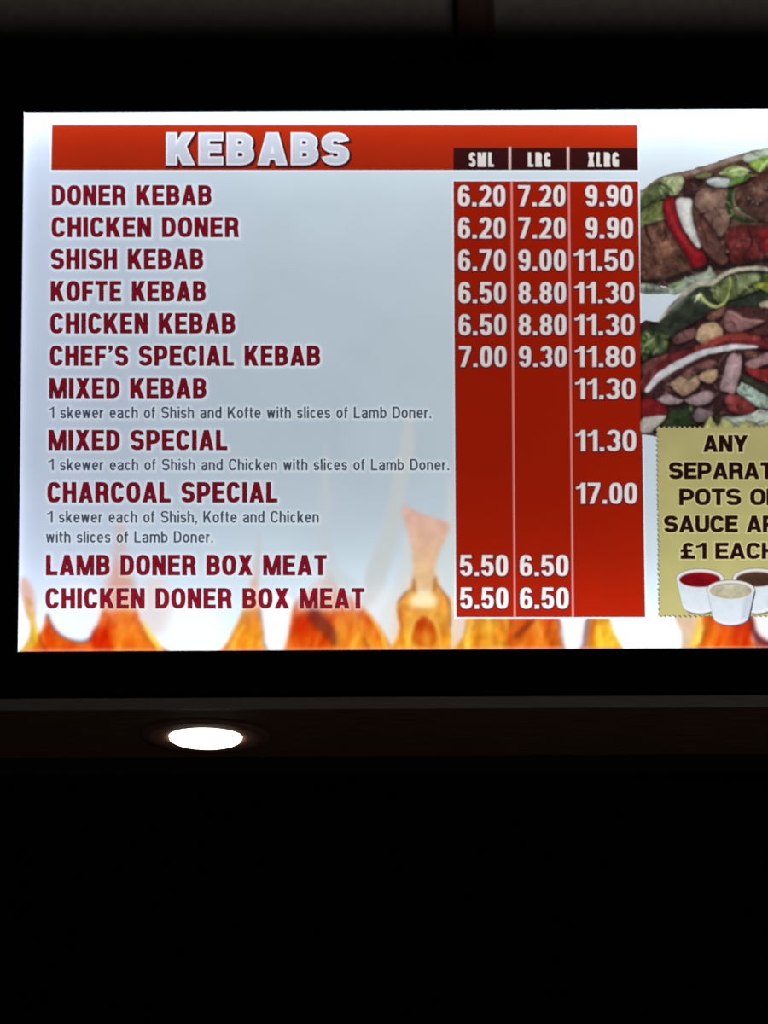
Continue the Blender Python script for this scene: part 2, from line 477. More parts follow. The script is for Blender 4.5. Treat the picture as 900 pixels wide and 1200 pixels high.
def lettering(name, text, x0, x1, y_top, y_base, layers, parent, depth, t=.235, h=.19, gap=.09, slope=0.0, label=None):
    """layers: (growth px, shift x, shift y, colour) from back to front"""
    H = y_base - y_top; V = []; Fc = []; C = []; D = []
    for li, (g, sx, sy, col) in enumerate(layers):
        for c, gx, w in lay_out(text, x0, x1, H, t * H, gap * H):
            for pg in glyph(c, w, H, t * H, h * H, g):
                n = len(V)
                for px, py in pg:
                    X = gx + px + sx
                    V.append((X, y_base - py + sy + slope * (X - x0))); C.append(col); D.append(depth + li * .00025)
                Fc.append([n, n + 1, n + 2, n + 3])
    V = np.array(V); co = local(V[:, 0], V[:, 1], 0.0); co[:, 1] = -np.array(D)
    ink = lin(np.array(C)) * glow(V[:, 0], V[:, 1])[:, None]
    # all faces must look at the shop
    Fc = np.array(Fc); a, b, c3 = V[Fc[:, 0]], V[Fc[:, 1]], V[Fc[:, 2]]
    o = mesh_obj(name, co, Fc, M_PRINT, parent, ink)
    if label: o['label'] = label
    return o


def grid_patch(name, x0, y0, x1, y1, colour, parent, depth, lean=(0, 0, 0, 0), step=4.0, edge=None, edge_w=1.6, label=None):
    """flat printed rectangle; lean = x shift of (top-left, top-right, bottom-left, bottom-right)"""
    nx = max(2, int((x1 - x0) / step)); ny = max(2, int((y1 - y0) / step))
    us = np.unique(np.concatenate([np.linspace(0, 1, nx), [edge_w / (x1 - x0), 1 - edge_w / (x1 - x0), .4 * edge_w / (x1 - x0), 1 - .4 * edge_w / (x1 - x0)]]))
    vs = np.unique(np.concatenate([np.linspace(0, 1, ny), [edge_w / (y1 - y0), 1 - edge_w / (y1 - y0), .4 * edge_w / (y1 - y0), 1 - .4 * edge_w / (y1 - y0)]]))
    U, Vv = np.meshgrid(us, vs)
    xl = x0 + lean[0] * (1 - Vv) + lean[2] * Vv; xr = x1 + lean[1] * (1 - Vv) + lean[3] * Vv
    X = xl * (1 - U) + xr * U; Y = y0 + (y1 - y0) * Vv
    idx = np.arange(X.size).reshape(X.shape)
    q = np.stack([idx[:-1, :-1], idx[1:, :-1], idx[1:, 1:], idx[:-1, 1:]], -1).reshape(-1, 4)
    ink = inked(colour, X.ravel(), Y.ravel())
    if edge is not None:
        d = np.minimum(np.minimum(U, 1 - U) * (x1 - x0), np.minimum(Vv, 1 - Vv) * (y1 - y0)).ravel()
        w = np.clip((edge_w - d) / edge_w, 0, 1)[:, None]
        ink = ink * (1 - w) + inked(edge, X.ravel(), Y.ravel()) * w
    ink *= (1 + .05 * fbm(X.ravel(), Y.ravel(), 40))[:, None]
    o = mesh_obj(name, local(X.ravel(), Y.ravel(), depth), q, M_PRINT, parent, ink)
    if label: o['label'] = label
    return o


# ================================================================== the setting
def wpt(x, y, Y):
    """world point on the vertical plane Y seen at photo pixel x, y"""
    d = ray(float(x), float(y)); return E0 + d * (Y / d[1])


shelf_front = P0 + UP * BASE_V + NRM * 0.022
Y_F = float(shelf_front[1])                                   # front of the shelf under the board
Z_SHELF = float(wpt(450, 817, Y_F)[2]); Z_SOF = float(wpt(450, 830, Y_F)[2])
d_back = ray(450.0, 886.0); Y_B = float(d_back[1] * (Z_SOF - E0[2]) / d_back[2])
Y_W = Y_B - .03                                              # front of the wall that stands on the shelf board
XL, XR = -2.2, 2.2
tag(box_obj('wall_upper', (XL, Y_W, Z_SHELF), (XR, Y_B - .001, 3.7), M_WALL), 'grey wall above and behind the menu light box', kind='structure')
tag(box_obj('ceiling', (XL, -1.5, 3.7), (XR, 6.0, 3.8), M_DARKWALL), kind='structure')
tag(box_obj('floor', (XL, -1.5, -.1), (XR, 6.0, 0), M_DARKWALL), kind='structure')
tag(box_obj('wall_back', (XL, 5.6, 0), (XR, 5.7, Z_SOF + .8), M_DARKWALL), 'black unlit back wall of the kitchen beneath the bulkhead', kind='structure')
tag(box_obj('wall_left', (XL - .1, -1.5, 0), (XL, 6.0, 3.7), M_DARKWALL), kind='structure')
tag(box_obj('wall_right', (XR, -1.5, 0), (XR + .1, 6.0, 3.7), M_DARKWALL), kind='structure')

shelf = bpy.data.objects.new('bulkhead_shelf', None); shelf.location = (0, (Y_F + Y_B) / 2, Z_SOF); link(shelf)
tag(shelf, 'dark brown shelf with thin grey front edge carrying the menu light box', 'shelf')
yo = (Y_F + Y_B) / 2
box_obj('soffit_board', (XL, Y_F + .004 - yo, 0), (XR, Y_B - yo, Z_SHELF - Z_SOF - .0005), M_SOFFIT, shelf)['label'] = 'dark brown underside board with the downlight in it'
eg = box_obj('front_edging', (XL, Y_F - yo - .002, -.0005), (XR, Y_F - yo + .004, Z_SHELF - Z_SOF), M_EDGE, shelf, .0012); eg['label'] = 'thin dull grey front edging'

# ------------------------------------------------------------------ post behind the top edge
Y_P = Y_W - .05
pa, pb = wpt(537, 20, Y_P), wpt(580, 20, Y_P)
post = box_obj('upright_post', (pa[0], Y_P, Z_SHELF + .001), (pb[0], Y_W - .001, 3.699), M_POST, None, .003)
tag(post, 'dark brown upright post on the grey wall above the menu board', 'post')

# ------------------------------------------------------------------ recessed lamp
d_l = ray(241.0, 863.5); lp = E0 + d_l * ((Z_SOF - E0[2]) / d_l[2])
r_lamp = 40.5 * float(np.linalg.norm(lp - E0)) / F / 1.0
lamp = bpy.data.objects.new('recessed_downlight', None); lamp.location = lp; link(lamp)
tag(lamp, 'round glowing recessed downlight in the dark underside below the menu', 'downlight')


def lathe(name, prof, mat, parent, n=64):
    V = []; Fc = []
    for r, z in prof:
        for k in range(n):
            a = 2 * math.pi * k / n; V.append((r * math.cos(a), r * math.sin(a), z))
    for i in range(len(prof) - 1):
        for k in range(n):
            Fc.append((i * n + k, i * n + (k + 1) % n, (i + 1) * n + (k + 1) % n, (i + 1) * n + k))
    return mesh_obj(name, V, Fc, mat, parent, smooth=True)


lathe('trim_ring', [(r_lamp * 1.85, -.0001), (r_lamp * 1.83, -.0012), (r_lamp * 1.6, -.0016), (r_lamp * 1.2, -.0016), (r_lamp * 1.06, -.0012), (r_lamp * 1.04, -.0001)], M_TRIM, lamp)['label'] = 'flat bronze ring round the lamp'
lathe('lens', [(r_lamp * 1.03, -.0002), (r_lamp * 1.0, -.0034), (r_lamp * .9, -.0056), (r_lamp * .5, -.0068), (.0005, -.0072)], M_LAMP, lamp)['label'] = 'glowing white lens'

# ================================================================== the menu light box
board = bpy.data.objects.new('menu_light_box', None); board.matrix_world = BOARD_M; link(board)
tag(board, 'backlit kebab price menu in a black frame with flames along the bottom', 'menu board')
XEND = 1180.0                                                # the box runs on past the right of the photograph
RIM = .0055


def quad_rail(name, pts):
    """pts: four photo pixels round the rail's face, built as a solid bar"""
    p = np.array(pts, float); a = local(p[:, 0], p[:, 1], RIM); b = local(p[:, 0], p[:, 1], -.055)
    V = np.concatenate([a, b]); f = [(0, 1, 2, 3), (7, 6, 5, 4), (0, 4, 5, 1), (1, 5, 6, 2), (2, 6, 7, 3), (3, 7, 4, 0)]
    o = mesh_obj(name, V, f, M_BLACK, board)
    m = o.modifiers.new('bevel', 'BEVEL'); m.width = .0015; m.segments = 2
    return o


S_TL, S_TR = (28.4, 132.0), (XEND, 132.0 - (XEND - 28.4) * .00435)
S_BL, S_BR = (21.2, 763.6), (XEND, 763.6 - (XEND - 21.2) * .0052)
top = lambda x: 76 - (x - 28) * .001
bot = lambda x: 817 - (x - 28) * .004
XO = -34
quad_rail('frame_rail', [(XO, top(XO)), (XEND + 50, top(XEND)), S_TR, S_TL][::-1])
quad_rail('frame_rail', [S_BL, S_BR, (XEND + 50, bot(XEND)), (XO - 8, bot(XO))][::-1])
quad_rail('frame_rail', [(XO, top(XO)), S_TL, S_BL, (XO - 8, bot(XO))][::-1])
quad_rail('frame_rail', [S_TR, (XEND + 50, top(XEND)), (XEND + 50, bot(XEND)), S_BR][::-1])
bk = np.array([(XO + 3, 82), (XEND + 46, 80), (XEND + 46, 808), (XO - 4, 812)], float)
mesh_obj('back_case', np.concatenate([local(bk[:, 0], bk[:, 1], -.006), local(bk[:, 0], bk[:, 1], -.054)]),
         [(0, 3, 2, 1), (4, 5, 6, 7), (0, 1, 5, 4), (1, 2, 6, 5), (2, 3, 7, 6), (3, 0, 4, 7)], M_BLACK, board)

PAPER = (175, 190, 201)


def paper(X, Y):
    c = lin(np.array(PAPER))[None, None, :] * glow(X, Y)[..., None]
    # the paper turns cooler at the upper left and warmer at the right
    w = np.clip((X - 300) / 500, -.5, 1)[..., None]
    c = c * (1 + w * np.array([.035, 0, -.03])) * (1 - np.clip((330 - X) / 300, 0, 1)[..., None] * np.array([-.01, .05, -.03]))
    c = c * (1 + .05 * fbm(X, Y, 60)[..., None])
    return np.where(c <= .0031308, c * 12.92, 1.055 * np.maximum(c, 1e-6) ** (1 / 2.4) - .055) * 255


def sheet_axis(a, b, fine0, fine1, s_fine, s_coarse):
    return np.unique(np.concatenate([np.arange(a, fine0, s_coarse), np.arange(fine0, fine1, s_fine), np.arange(fine1, b, s_coarse), [b]]))


#FLAMES
xs = sheet_axis(14, XEND + 4, 20, 905, 1.3, 8.0)
ys = sheet_axis(120, 770, 205, 766, 1.3, 5.0)
cv = Canvas(xs, ys, paper)
cv.warp(2.4, 24.0)
YEL, ORG, RED = (243, 186, 66), (232, 118, 34), (212, 58, 14)
BOT = 768
# pale smoke-like wisps
WSP = (197, 199, 196)
cv.poly([(478, 478), (485, 520), (478, 560), (474, 600), (462, 650), (440, 705), (418, 712), (430, 670), (450, 610), (462, 560), (470, 515)], WSP, 5, .65)
cv.poly([(480, 600), (470, 650), (455, 700), (440, 740), (462, 745), (476, 690), (486, 640)], (216, 214, 208), 5, .5)
cv.poly([(380, 520), (388, 570), (384, 620), (396, 660), (420, 690), (400, 712), (384, 690), (374, 620)], (196, 199, 199), 6, .45)
cv.poly([(528, 560), (533, 620), (533, 700), (522, 690), (516, 660), (522, 610)], (214, 216, 206), 4, .5)
cv.line([(303, 625), (302, 660), (298, 700)], [1, 5, 10], (205, 180, 175), 3, .6)
cv.line([(142, 600), (140, 640), (146, 690)], [2, 14, 28], (205, 178, 172), 6, .6)
cv.ell(182, 712, 22, 34, (232, 208, 200), 9, .6)
# white-hot pale areas between the flames
cv.ell(92, 722, 34, 36, (250, 252, 255), 10, .8)
cv.ell(228, 742, 34, 44, (255, 255, 255), 12, .9)
cv.ell(448, 725, 26, 40, (236, 232, 228), 12, .5)
# far left
cv.poly([(27, 676), (36, 684), (42, 705), (41, 720), (33, 722), (27, 705), (24, 690)], (228, 168, 146), 4, .75)
cv.poly([(31, 700), (38, 706), (43, 728), (47, 745), (52, 770), (22, 770), (33, 748), (35, 735), (32, 715)], (222, 165, 110), 2.4, 1, .1, c2=(240, 192, 78), yr=(705, 745))
cv.line([(38, 735), (40, 750), (43, 768)], [2, 5, 6], (212, 165, 40), 1.5, .8)
# second flame, orange with a dark purple crest
cv.poly([(56, 720), (61, 733), (74, 746), (92, 754), (104, 752), (112, 741), (118, 722), (122, 700), (133, 682), (147, 688), (158, 708), (166, 730), (178, 750), (192, 770), (48, 770), (46, 748), (51, 735)],
        (226, 150, 118), 2.4, 1, .12, c2=(230, 88, 24), yr=(690, 735), fade=(668, 722))
cv.poly([(138, 655), (152, 672), (158, 706), (120, 708), (126, 680)], (222, 150, 128), 8, .6)
cv.line([(57, 722), (64, 737), (78, 748), (94, 753), (106, 750), (113, 738)], [3, 3.5, 3, 4, 4, 3], (96, 60, 78), 1.6, .75)
cv.line([(46, 744), (50, 756), (54, 768)], [2, 4, 5], (170, 30, 14), 1.6, .9)
cv.poly([(108, 748), (116, 736), (128, 742), (134, 770), (112, 770)], (206, 30, 10), 4, .9)
cv.poly([(58, 732), (72, 748), (92, 757), (104, 768), (60, 768)], (224, 78, 24), 4, .7)
cv.poly([(140, 712), (152, 715), (160, 735), (172, 768), (136, 768)], (236, 116, 36), 5, .7)
cv.line([(168, 728), (178, 747), (190, 768)], [2, 6, 8], (252, 206, 92), 1.8, .95)
cv.line([(164, 726), (171, 745), (182, 760)], [1, 2, 2.5], (168, 92, 30), 1, .7)
# third flame
cv.poly([(297, 655), (302, 680), (304, 715), (307, 770), (260, 770), (270, 748), (282, 722), (292, 690)], (232, 186, 168), 2.6, 1, .1, c2=(236, 134, 40), yr=(680, 735), fade=(650, 700))
cv.line([(268, 768), (276, 750), (286, 734)], [8, 5, 2], (250, 205, 80), 1.8, .9)
cv.line([(293, 768), (294, 740), (296, 720)], [7, 6, 3], (240, 160, 48), 2, .8)
# hot pill shapes with a thin shaded outline
cv.poly([(305, 708), (343, 708), (343, 738), (338, 762), (330, 768), (314, 768), (309, 758), (306, 735)], (130, 110, 125), 1.8, .7)
cv.poly([(308, 700), (341, 700), (341, 738), (336, 760), (328, 765), (316, 765), (311, 756), (308, 735)], (255, 255, 255), 1.2)
# fourth flame
cv.poly([(384, 660), (398, 690), (420, 706), (438, 724), (450, 745), (460, 770), (344, 770), (341, 740), (345, 706), (362, 690), (374, 676)], (226, 160, 136), 2.8, 1, .12, c2=(222, 84, 26), yr=(680, 730), fade=(664, 722))
cv.poly([(344, 730), (362, 722), (378, 736), (392, 768), (346, 768)], (214, 62, 14), 5, .8)
cv.poly([(360, 708), (374, 716), (388, 732), (402, 752), (394, 758), (378, 745), (362, 728)], (120, 48, 38), 4.5, .8)
cv.poly([(396, 715), (420, 722), (440, 740), (448, 768), (400, 768)], (238, 138, 46), 5, .75)
cv.line([(430, 716), (443, 735), (456, 766)], [2, 3.5, 5], (252, 196, 78), 1.6, .9)
cv.line([(408, 768), (414, 755), (420, 742)], [8, 6, 2], (248, 176, 60), 2, .8)
cv.line([(432, 768), (430, 757), (426, 748)], [5, 5, 2], (150, 56, 18), 2, .7)
# peach pillar and the round central flame
cv.poly([(474, 594), (490, 600), (508, 606), (527, 615), (522, 630), (513, 650), (510, 672), (513, 690), (482, 692), (484, 664), (480, 632), (474, 612)], (218, 170, 154), 3.0, .9, .06, c2=(236, 190, 130), yr=(600, 690))
cv.poly([(470, 700), (476, 672), (484, 690), (505, 690), (514, 668), (520, 700), (532, 705), (532, 768), (462, 768), (462, 712)], (240, 214, 190), 5, .6)
cv.poly([(464, 708), (472, 697), (479, 693), (484, 677), (488, 694), (496, 697), (505, 694), (511, 675), (516, 691), (524, 699), (529, 712), (527, 738), (531, 770), (463, 770), (467, 738)],
        (238, 166, 78), 1.8, 1, .12, c2=(240, 156, 44))
cv.line([(465, 706), (474, 695), (483, 690)], [2, 3, 2], (132, 88, 62), 1.2, .8)
cv.line([(513, 686), (520, 696), (528, 712), (527, 735)], [2, 3, 3, 2], (150, 92, 56), 1.2, .8)
cv.line([(466, 712), (470, 735), (474, 768)], [3, 4, 5], (205, 110, 34), 2, .7)
cv.ell(497, 742, 17, 18, (196, 76, 18), 5, .9)
cv.ell(497, 746, 8, 9, (222, 120, 40), 4, .8)
cv.line([(480, 768), (480, 745), (486, 728), (497, 721), (508, 728), (514, 745), (515, 768)], [4, 4, 4, 4, 4, 4, 4], (248, 190, 84), 1.8, .9)
cv.ell(496, 704, 15, 10, (255, 240, 190), 6, 1.0)
cv.line([(484, 680), (486, 692)], 3, (130, 80, 60), 1.2, .6)
cv.line([(511, 678), (509, 692)], 3, (130, 80, 60), 1.2, .6)
cv.line([(531, 700), (532, 735), (530, 768)], [3, 5, 5], (255, 236, 196), 1.5, .8)
# flames below the price columns
cv.poly([(534, 716), (552, 716), (548, 740), (536, 768), (530, 768)], (238, 214, 196), 3, .9)
cv.poly([(548, 716), (556, 716), (602, 716), (606, 770), (534, 770), (543, 745)], (226, 142, 44), 2, 1, .15)
for a, b, c in ((556, 548, (252, 206, 92)), (572, 574, (250, 190, 70)), (586, 594, (206, 104, 34)), (564, 560, (214, 120, 30)), (598, 604, (176, 66, 26))):
    cv.line([(a, 722), (b, 745), (b + 2, 768)], [3, 6, 7], c, 2.2, .75)
cv.poly([(602, 716), (656, 716), (655, 740), (657, 770), (602, 770)], (204, 78, 26), 2, 1, .12)
cv.poly([(630, 722), (640, 745), (644, 768), (606, 768), (616, 745)], (232, 112, 34), 3, .8)
cv.line([(606, 745), (618, 735), (629, 724)], [6, 5, 2], (112, 44, 26), 2.4, .7)
cv.line([(629, 726), (634, 740), (636, 755)], [2, 4, 4], (250, 160, 60), 2, .7)
cv.poly([(686, 716), (698, 716), (694, 745), (689, 770), (682, 770)], (140, 70, 60), 2, .7)
cv.poly([(694, 712), (711, 716), (718, 738), (729, 770), (686, 770), (692, 745)], (236, 170, 48), 1.8, 1, .12)
cv.line([(697, 722), (693, 745), (690, 768)], [5, 6, 6], (208, 92, 26), 1.8, .85)
cv.line([(703, 735), (702, 768)], [3, 8], (252, 206, 70), 2, .8)
cv.poly([(653, 712), (689, 712), (687, 745), (683, 762), (676, 768), (664, 768), (658, 760), (656, 740)], (140, 110, 120), 1.8, .7)
cv.poly([(656, 706), (687, 706), (684, 742), (680, 758), (674, 764), (666, 764), (661, 757), (658, 738)], (255, 255, 255), 1.2)
cv.ell(765, 748, 30, 34, (255, 255, 255), 10, .9)
# right hand flame below the offer label
cv.poly([(792, 716), (838, 716), (828, 740), (818, 770), (801, 770), (799, 745)], (232, 198, 168), 2.5, 1, .06)
cv.poly([(822, 716), (836, 716), (826, 742), (816, 770), (805, 770), (812, 745)], (250, 202, 96), 2.5, .95)
cv.poly([(830, 716), (884, 716), (880, 745), (882, 770), (816, 770), (824, 745)], (230, 84, 26), 1.8, 1, .1)
cv.line([(833, 722), (826, 745), (817, 765)], [3, 4, 3], (160, 88, 22), 1.2, .85)
cv.line([(842, 722), (836, 745), (830, 768)], [4, 7, 8], (240, 132, 44), 2.4, .8)
cv.poly([(858, 720), (878, 720), (880, 768), (862, 768)], (202, 34, 10), 5, .9)
cv.poly([(881, 716), (1010, 716), (1010, 770), (884, 770)], (172, 70, 68), 3, 1, sm=False)
cv.line([(878, 722), (884, 742), (893, 752), (905, 755)], 5, (88, 40, 52), 2, .8)
cv.poly([(884, 690), (940, 690), (940, 738), (920, 750), (902, 750), (890, 744), (884, 730)], (250, 252, 255), 2.2)
cv.poly([(950, 716), (985, 725), (1020, 745), (1060, 770), (940, 770)], ORG, 3, 1, .15)
cv.poly([(1070, 700), (1100, 740), (1120, 770), (1050, 770)], YEL, 3, 1, .15)
# flicker: fine upright streaks of lighter and darker fire, only where there is fire
W = cv.window(np.array([(20, 640), (1180, 772)]), 0)
c0 = cv.rgb[W]; fire = np.clip((c0[..., 0] - c0[..., 2] - 50) / 90, 0, 1) * np.clip((cv.Y[W] - 690) / 25, 0, 1)
xx, yy = cv.X[W] + .18 * cv.Y[W] + cv.wx[W] * 2, cv.Y[W]
st = fbm(xx * 1.0, yy / 4.5, 5.0); s2 = fbm(xx * .5 + 300, yy / 3, 6.0)
hot = np.clip(st * 1.6, 0, 1) * fire; dk = np.clip(-st * 1.4, 0, 1) * fire
c0 = c0 + (fire * np.clip((cv.Y[W] - 725) / 35, 0, 1))[..., None] * np.array([16, 18, -10])
c0 = c0 + hot[..., None] * np.array([10, 34, 22]) - dk[..., None] * np.array([16, 26, 8]) + (s2 * fire)[..., None] * np.array([10, 26, 10])
cv.rgb[W] = c0
cv.soften(14, 480, 910, 775, 1.25)
# the bright lower edge of the lit film
W = cv.window(np.array([(20, 757), (1180, 770)]), 0)
e = np.clip((cv.Y[W] - (758.5 - (cv.X[W] - 21) * .0045)) / 3, 0, 1)[..., None] * .45 * np.clip((245 - cv.rgb[W][..., 2:3]) / 60, 0, 1)
cv.rgb[W] = cv.rgb[W] * (1 - e) + np.array([250, 170, 150]) * e

#BANNER
REDB = (138, 32, 11); EDG = (84, 22, 40)
grid_patch('header_banner', 61, 146.6, 747.5, 199.6, REDB, board, .0006, (0, -.5, -.8, .3), edge=(110, 60, 66), label='wide red heading bar')
HEAD = (42, 14, 15)
for i, (a, b) in enumerate(((531.2, 595.6), (599.2, 663.8), (667.6, 747.2))):
    grid_patch('column_heading', a, 173.5, b, 199.6, HEAD, board, .0010, edge=(56, 22, 26), label='dark brown heading cell')
for x in (597.4, 665.6):
    grid_patch('divider_line', x - 1.5, 172.5, x + 1.5, 200, (168, 150, 148), board, .0012, edge_w=.5)
COLS = (((531.4, 598.4), (534.6, 602.4)), ((600.4, 665.2), (604.0, 670.4)), ((667.8, 747.6), (672.2, 756.0)))
for (a, b), (c, d) in COLS:
    grid_patch('price_column', a, 212.6, b, 723.2, (138, 24, 6), board, .0006, (0, 0, c - a, d - b), edge=EDG, label='red price column')
for (a, c) in ((599.4, 603.2), (666.5, 671.3)):
    grid_patch('divider_line', a - 1.6, 212.6, a + 1.6, 723.2, (196, 116, 108), board, .0010, (0, 0, c - a, c - a), edge_w=1.0, edge=(150, 60, 56))
# white glow line around the red blocks
for x0_, y0_, x1_, y1_, ln in ((58.6, 144.4, 749.8, 202.4, (0, -.5, -.8, .3)), (528.8, 210.2, 750.2, 724.8, (0, 0, 3.4, 8.2))):
    grid_patch('pale_outline', x0_, y0_, x1_, y1_, (198, 208, 214), board, .0003, ln, edge=PAPER, edge_w=1.6)

#TEXT
DK = (50, 20, 36); RD = (120, 10, 24)
SIGNS = []


def halo(text, x0, x1, yt, yb, t, h, gap, r, amt):
    """soft pale aura printed round a line of text on the sheet"""
    H = yb - yt
    for c, gx, w in lay_out(text, x0, x1, H, t * H, gap * H):
        pgs = [[(gx + px, yb - py) for px, py in pg] for pg in glyph(c, w, H, t * H, h * H, 0)]
        if not pgs: continue
        al = np.array([q for pg in pgs for q in pg])
        wdw = cv.window(al, r * 2.2); X, Y = cv.X[wdw], cv.Y[wdw]; d2 = np.full(X.shape, 1e9)
        for pg in pgs:
            for k in range(4):
                ax, ay = pg[k - 1]; ex, ey = pg[k][0] - ax, pg[k][1] - ay
                tt = np.clip(((X - ax) * ex + (Y - ay) * ey) / (ex * ex + ey * ey + 1e-9), 0, 1)
                d2 = np.minimum(d2, (X - ax - tt * ex) ** 2 + (Y - ay - tt * ey) ** 2)
        a = (np.exp(-d2 / (r * r)) * amt)[..., None]
        mx = HMAP[wdw]; a2 = np.maximum(a[..., 0], mx); HMAP[wdw] = a2


HMAP = np.zeros_like(cv.X)


def dish(text, x0, x1, yt, yb):
    halo(text, x0, x1, yt, yb, .215, .175, .13, 3.0, .42)
    lettering('lettering', text, x0, x1, yt, yb, [(.35, 0, 0, DK), (-.8, 0, 0, RD)], board, .0020,
              t=.215, h=.175, gap=.13, label='maroon capitals reading ' + text)


for r in (('DONER KEBAB', 61.5, 247.8, 217.8, 240.6), ('CHICKEN DONER', 61, 279.6, 255, 278.2), ('SHISH KEBAB', 60.2, 238.2, 292.4, 315.6),
          ('KOFTE KEBAB', 60, 241.2, 330, 353.4), ('CHICKEN KEBAB', 59.4, 275.6, 367.6, 391), ("CHEF'S SPECIAL KEBAB", 59, 375, 405.6, 428.8),
          ('MIXED KEBAB', 58.4, 241.8, 443.6, 466.8), ('MIXED SPECIAL', 57.6, 266.4, 504.4, 527.6), ('CHARCOAL SPECIAL', 56.2, 325, 565.4, 589),
          ('LAMB DONER BOX MEAT', 54.6, 382.6, 650.6, 674), ('CHICKEN DONER BOX MEAT', 54, 426.6, 689.6, 713)):
    dish(*r)
for txt, x0, x1, yt, yb in (('1 skewer each of Shish and Kofte with slices of Lamb Doner.', 57.6, 505.4, 477, 490.4),
                            ('1 skewer each of Shish and Chicken with slices of Lamb Doner.', 57, 526.4, 538, 551.4),
                            ('1 skewer each of Shish, Kofte and Chicken', 55.8, 373.6, 599, 612.6),
                            ('with slices of Lamb Doner.', 54.4, 250, 622.6, 636)):
    halo(txt, x0, x1, yt, yb, .155, .135, .12, 2.4, .30)
    lettering('small_lettering', txt, x0, x1, yt, yb, [(.1, 0, 0, (60, 70, 84))], board, .0020,
              t=.155, h=.135, gap=.12, label='small grey print reading ' + txt)
cv.rgb += HMAP[..., None] * np.maximum(np.array([258, 260, 262]) - cv.rgb, 0)
cv.build('backlit_panel', .0, board)['label'] = 'glowing pale blue sheet with printed flames along its lower edge'
PW = [(1.7, .2, .4, (104, 20, 26)), (1.0, .1, .2, (76, 34, 44)), (.1, 0, 0, (190, 178, 178)), (-.8, 0, 0, (204, 197, 194))]
SM = (('6.20', 217.8, 242.2), ('6.20', 255.2, 280), ('6.70', 293, 317.6), ('6.50', 331, 355.8), ('6.50', 368.6, 393.2), ('7.00', 406, 430.4), ('5.50', 650.4, 675), ('5.50', 688.6, 713.4))
LG = (('7.20',), ('7.20',), ('9.00',), ('8.80',), ('8.80',), ('9.30',), ('6.50',), ('6.50',))
for i, (txt, a, b) in enumerate(SM):
    k = (a - 217.8) / 471
    lettering('price', txt, 536.6 + 2.6 * k, 592 + 3.4 * k, a, b, PW, board, .0020, t=.205, h=.155, gap=.11)
    lettering('price', LG[i][0], 607 + 2.2 * k, 662.2 + 4 * k, a, b, PW, board, .0020, t=.205, h=.155, gap=.11)
for txt, x0, a, b in (('9.90', 685.6, 217.8, 242.2), ('9.90', 685.8, 255.2, 280), ('11.50', 672.2, 293, 317.6), ('11.30', 673, 331, 355.8), ('11.30', 673.2, 368.6, 393.2),
                      ('11.80', 673.4, 406, 430.4), ('11.30', 673.8, 443.8, 468), ('11.30', 674.2, 504.2, 529), ('17.00', 675, 566, 590.6)):
    k = (a - 217.8) / 471
    lettering('price', txt, x0, 741 + 7 * k, a, b, PW, board, .0020, t=.205, h=.155, gap=.11)
lettering('heading_lettering', 'KEBABS', 195.4, 408.6, 156.6, 193.6,
          [(2.6, 1.0, 1.6, (78, 14, 10)), (1.6, .8, 1.4, (40, 18, 34)), (.7, 0, 0, (186, 188, 193)), (-1.3, 0, 0, (160, 166, 180))], board, .0020, t=.325, h=.235, gap=.135, label='heavy white capitals reading KEBABS')
for txt, a, b in (('SML', 549.6, 578.4), ('LRG', 618.6, 644.8), ('XLRG', 688.6, 724.6)):
    lettering('heading_lettering', txt, a, b, 179.4, 196, [(.9, 0, .2, (20, 8, 10)), (.1, 0, 0, (184, 178, 176))], board, .0020, t=.215, h=.17, gap=.16)

#FOOD
fx = sheet_axis(750, 1130, 750, 904, .55, 3.0); fy = sheet_axis(166, 516, 172, 512, .55, 3.0)
fd = Canvas(fx, fy, paper)
fd.warp(1.1, 9.0); fd.shade = .26
A = lambda *p: [(740 + x / 5.625, 160 + y / 5.625) for x, y in zip(p[::2], p[1::2])]
Bq = lambda *p: [(740 + x / 5.625, 310 + y / 5.625) for x, y in zip(p[::2], p[1::2])]
# upper wrap
fd.poly(A(40, 400, 80, 360, 130, 308, 200, 266, 330, 232, 450, 200, 560, 166, 680, 128, 790, 96, 900, 80, 1200, 60, 1700, 90, 2150, 250, 2150, 960, 40, 965), (92, 60, 50), .9, 1, .22)
fd.line(A(60, 385, 130, 325, 210, 280, 340, 248, 460, 218, 570, 182, 690, 145, 800, 112), 6.5, (140, 122, 110), 1.0, 1, .15)
fd.line(A(230, 262, 340, 235, 450, 205), 1.6, (98, 88, 84), .8, .8)
fd.poly(A(58, 400, 130, 325, 215, 300, 258, 350, 200, 410, 120, 450, 60, 490), (84, 98, 58), 1, 1, .25)
fd.line(A(70, 470, 150, 425, 230, 370), 1.8, (38, 50, 28), 1, .8)
fd.poly(A(180, 290, 240, 268, 330, 258, 345, 300, 325, 350, 280, 390, 245, 385, 250, 340), (178, 188, 138), 1, 1, .15)
fd.line(A(225, 325, 262, 352, 270, 385), 2.2, (66, 88, 36), 1, .9)
fd.poly(A(55, 515, 100, 470, 150, 440, 210, 430, 218, 500, 200, 550, 110, 585, 60, 640), (106, 116, 62), 1, 1, .18)
fd.poly(A(350, 300, 400, 280, 455, 285, 455, 325, 415, 385, 350, 395, 340, 340), (58, 34, 34), 1.4, 1, .2)
fd.poly(A(415, 262, 460, 240, 530, 238, 520, 268, 480, 280, 430, 280), (126, 122, 78), 1.2, 1, .2)
fd.poly(A(52, 640, 100, 595, 160, 575, 215, 555, 290, 640, 350, 740, 400, 860, 390, 900, 250, 950, 100, 960, 52, 950), (92, 58, 46), 1.2, 1, .25)
fd.ell(740 + 235 / 5.625, 160 + 730 / 5.625, 9, 7, (140, 96, 70), 4, .8, .2)
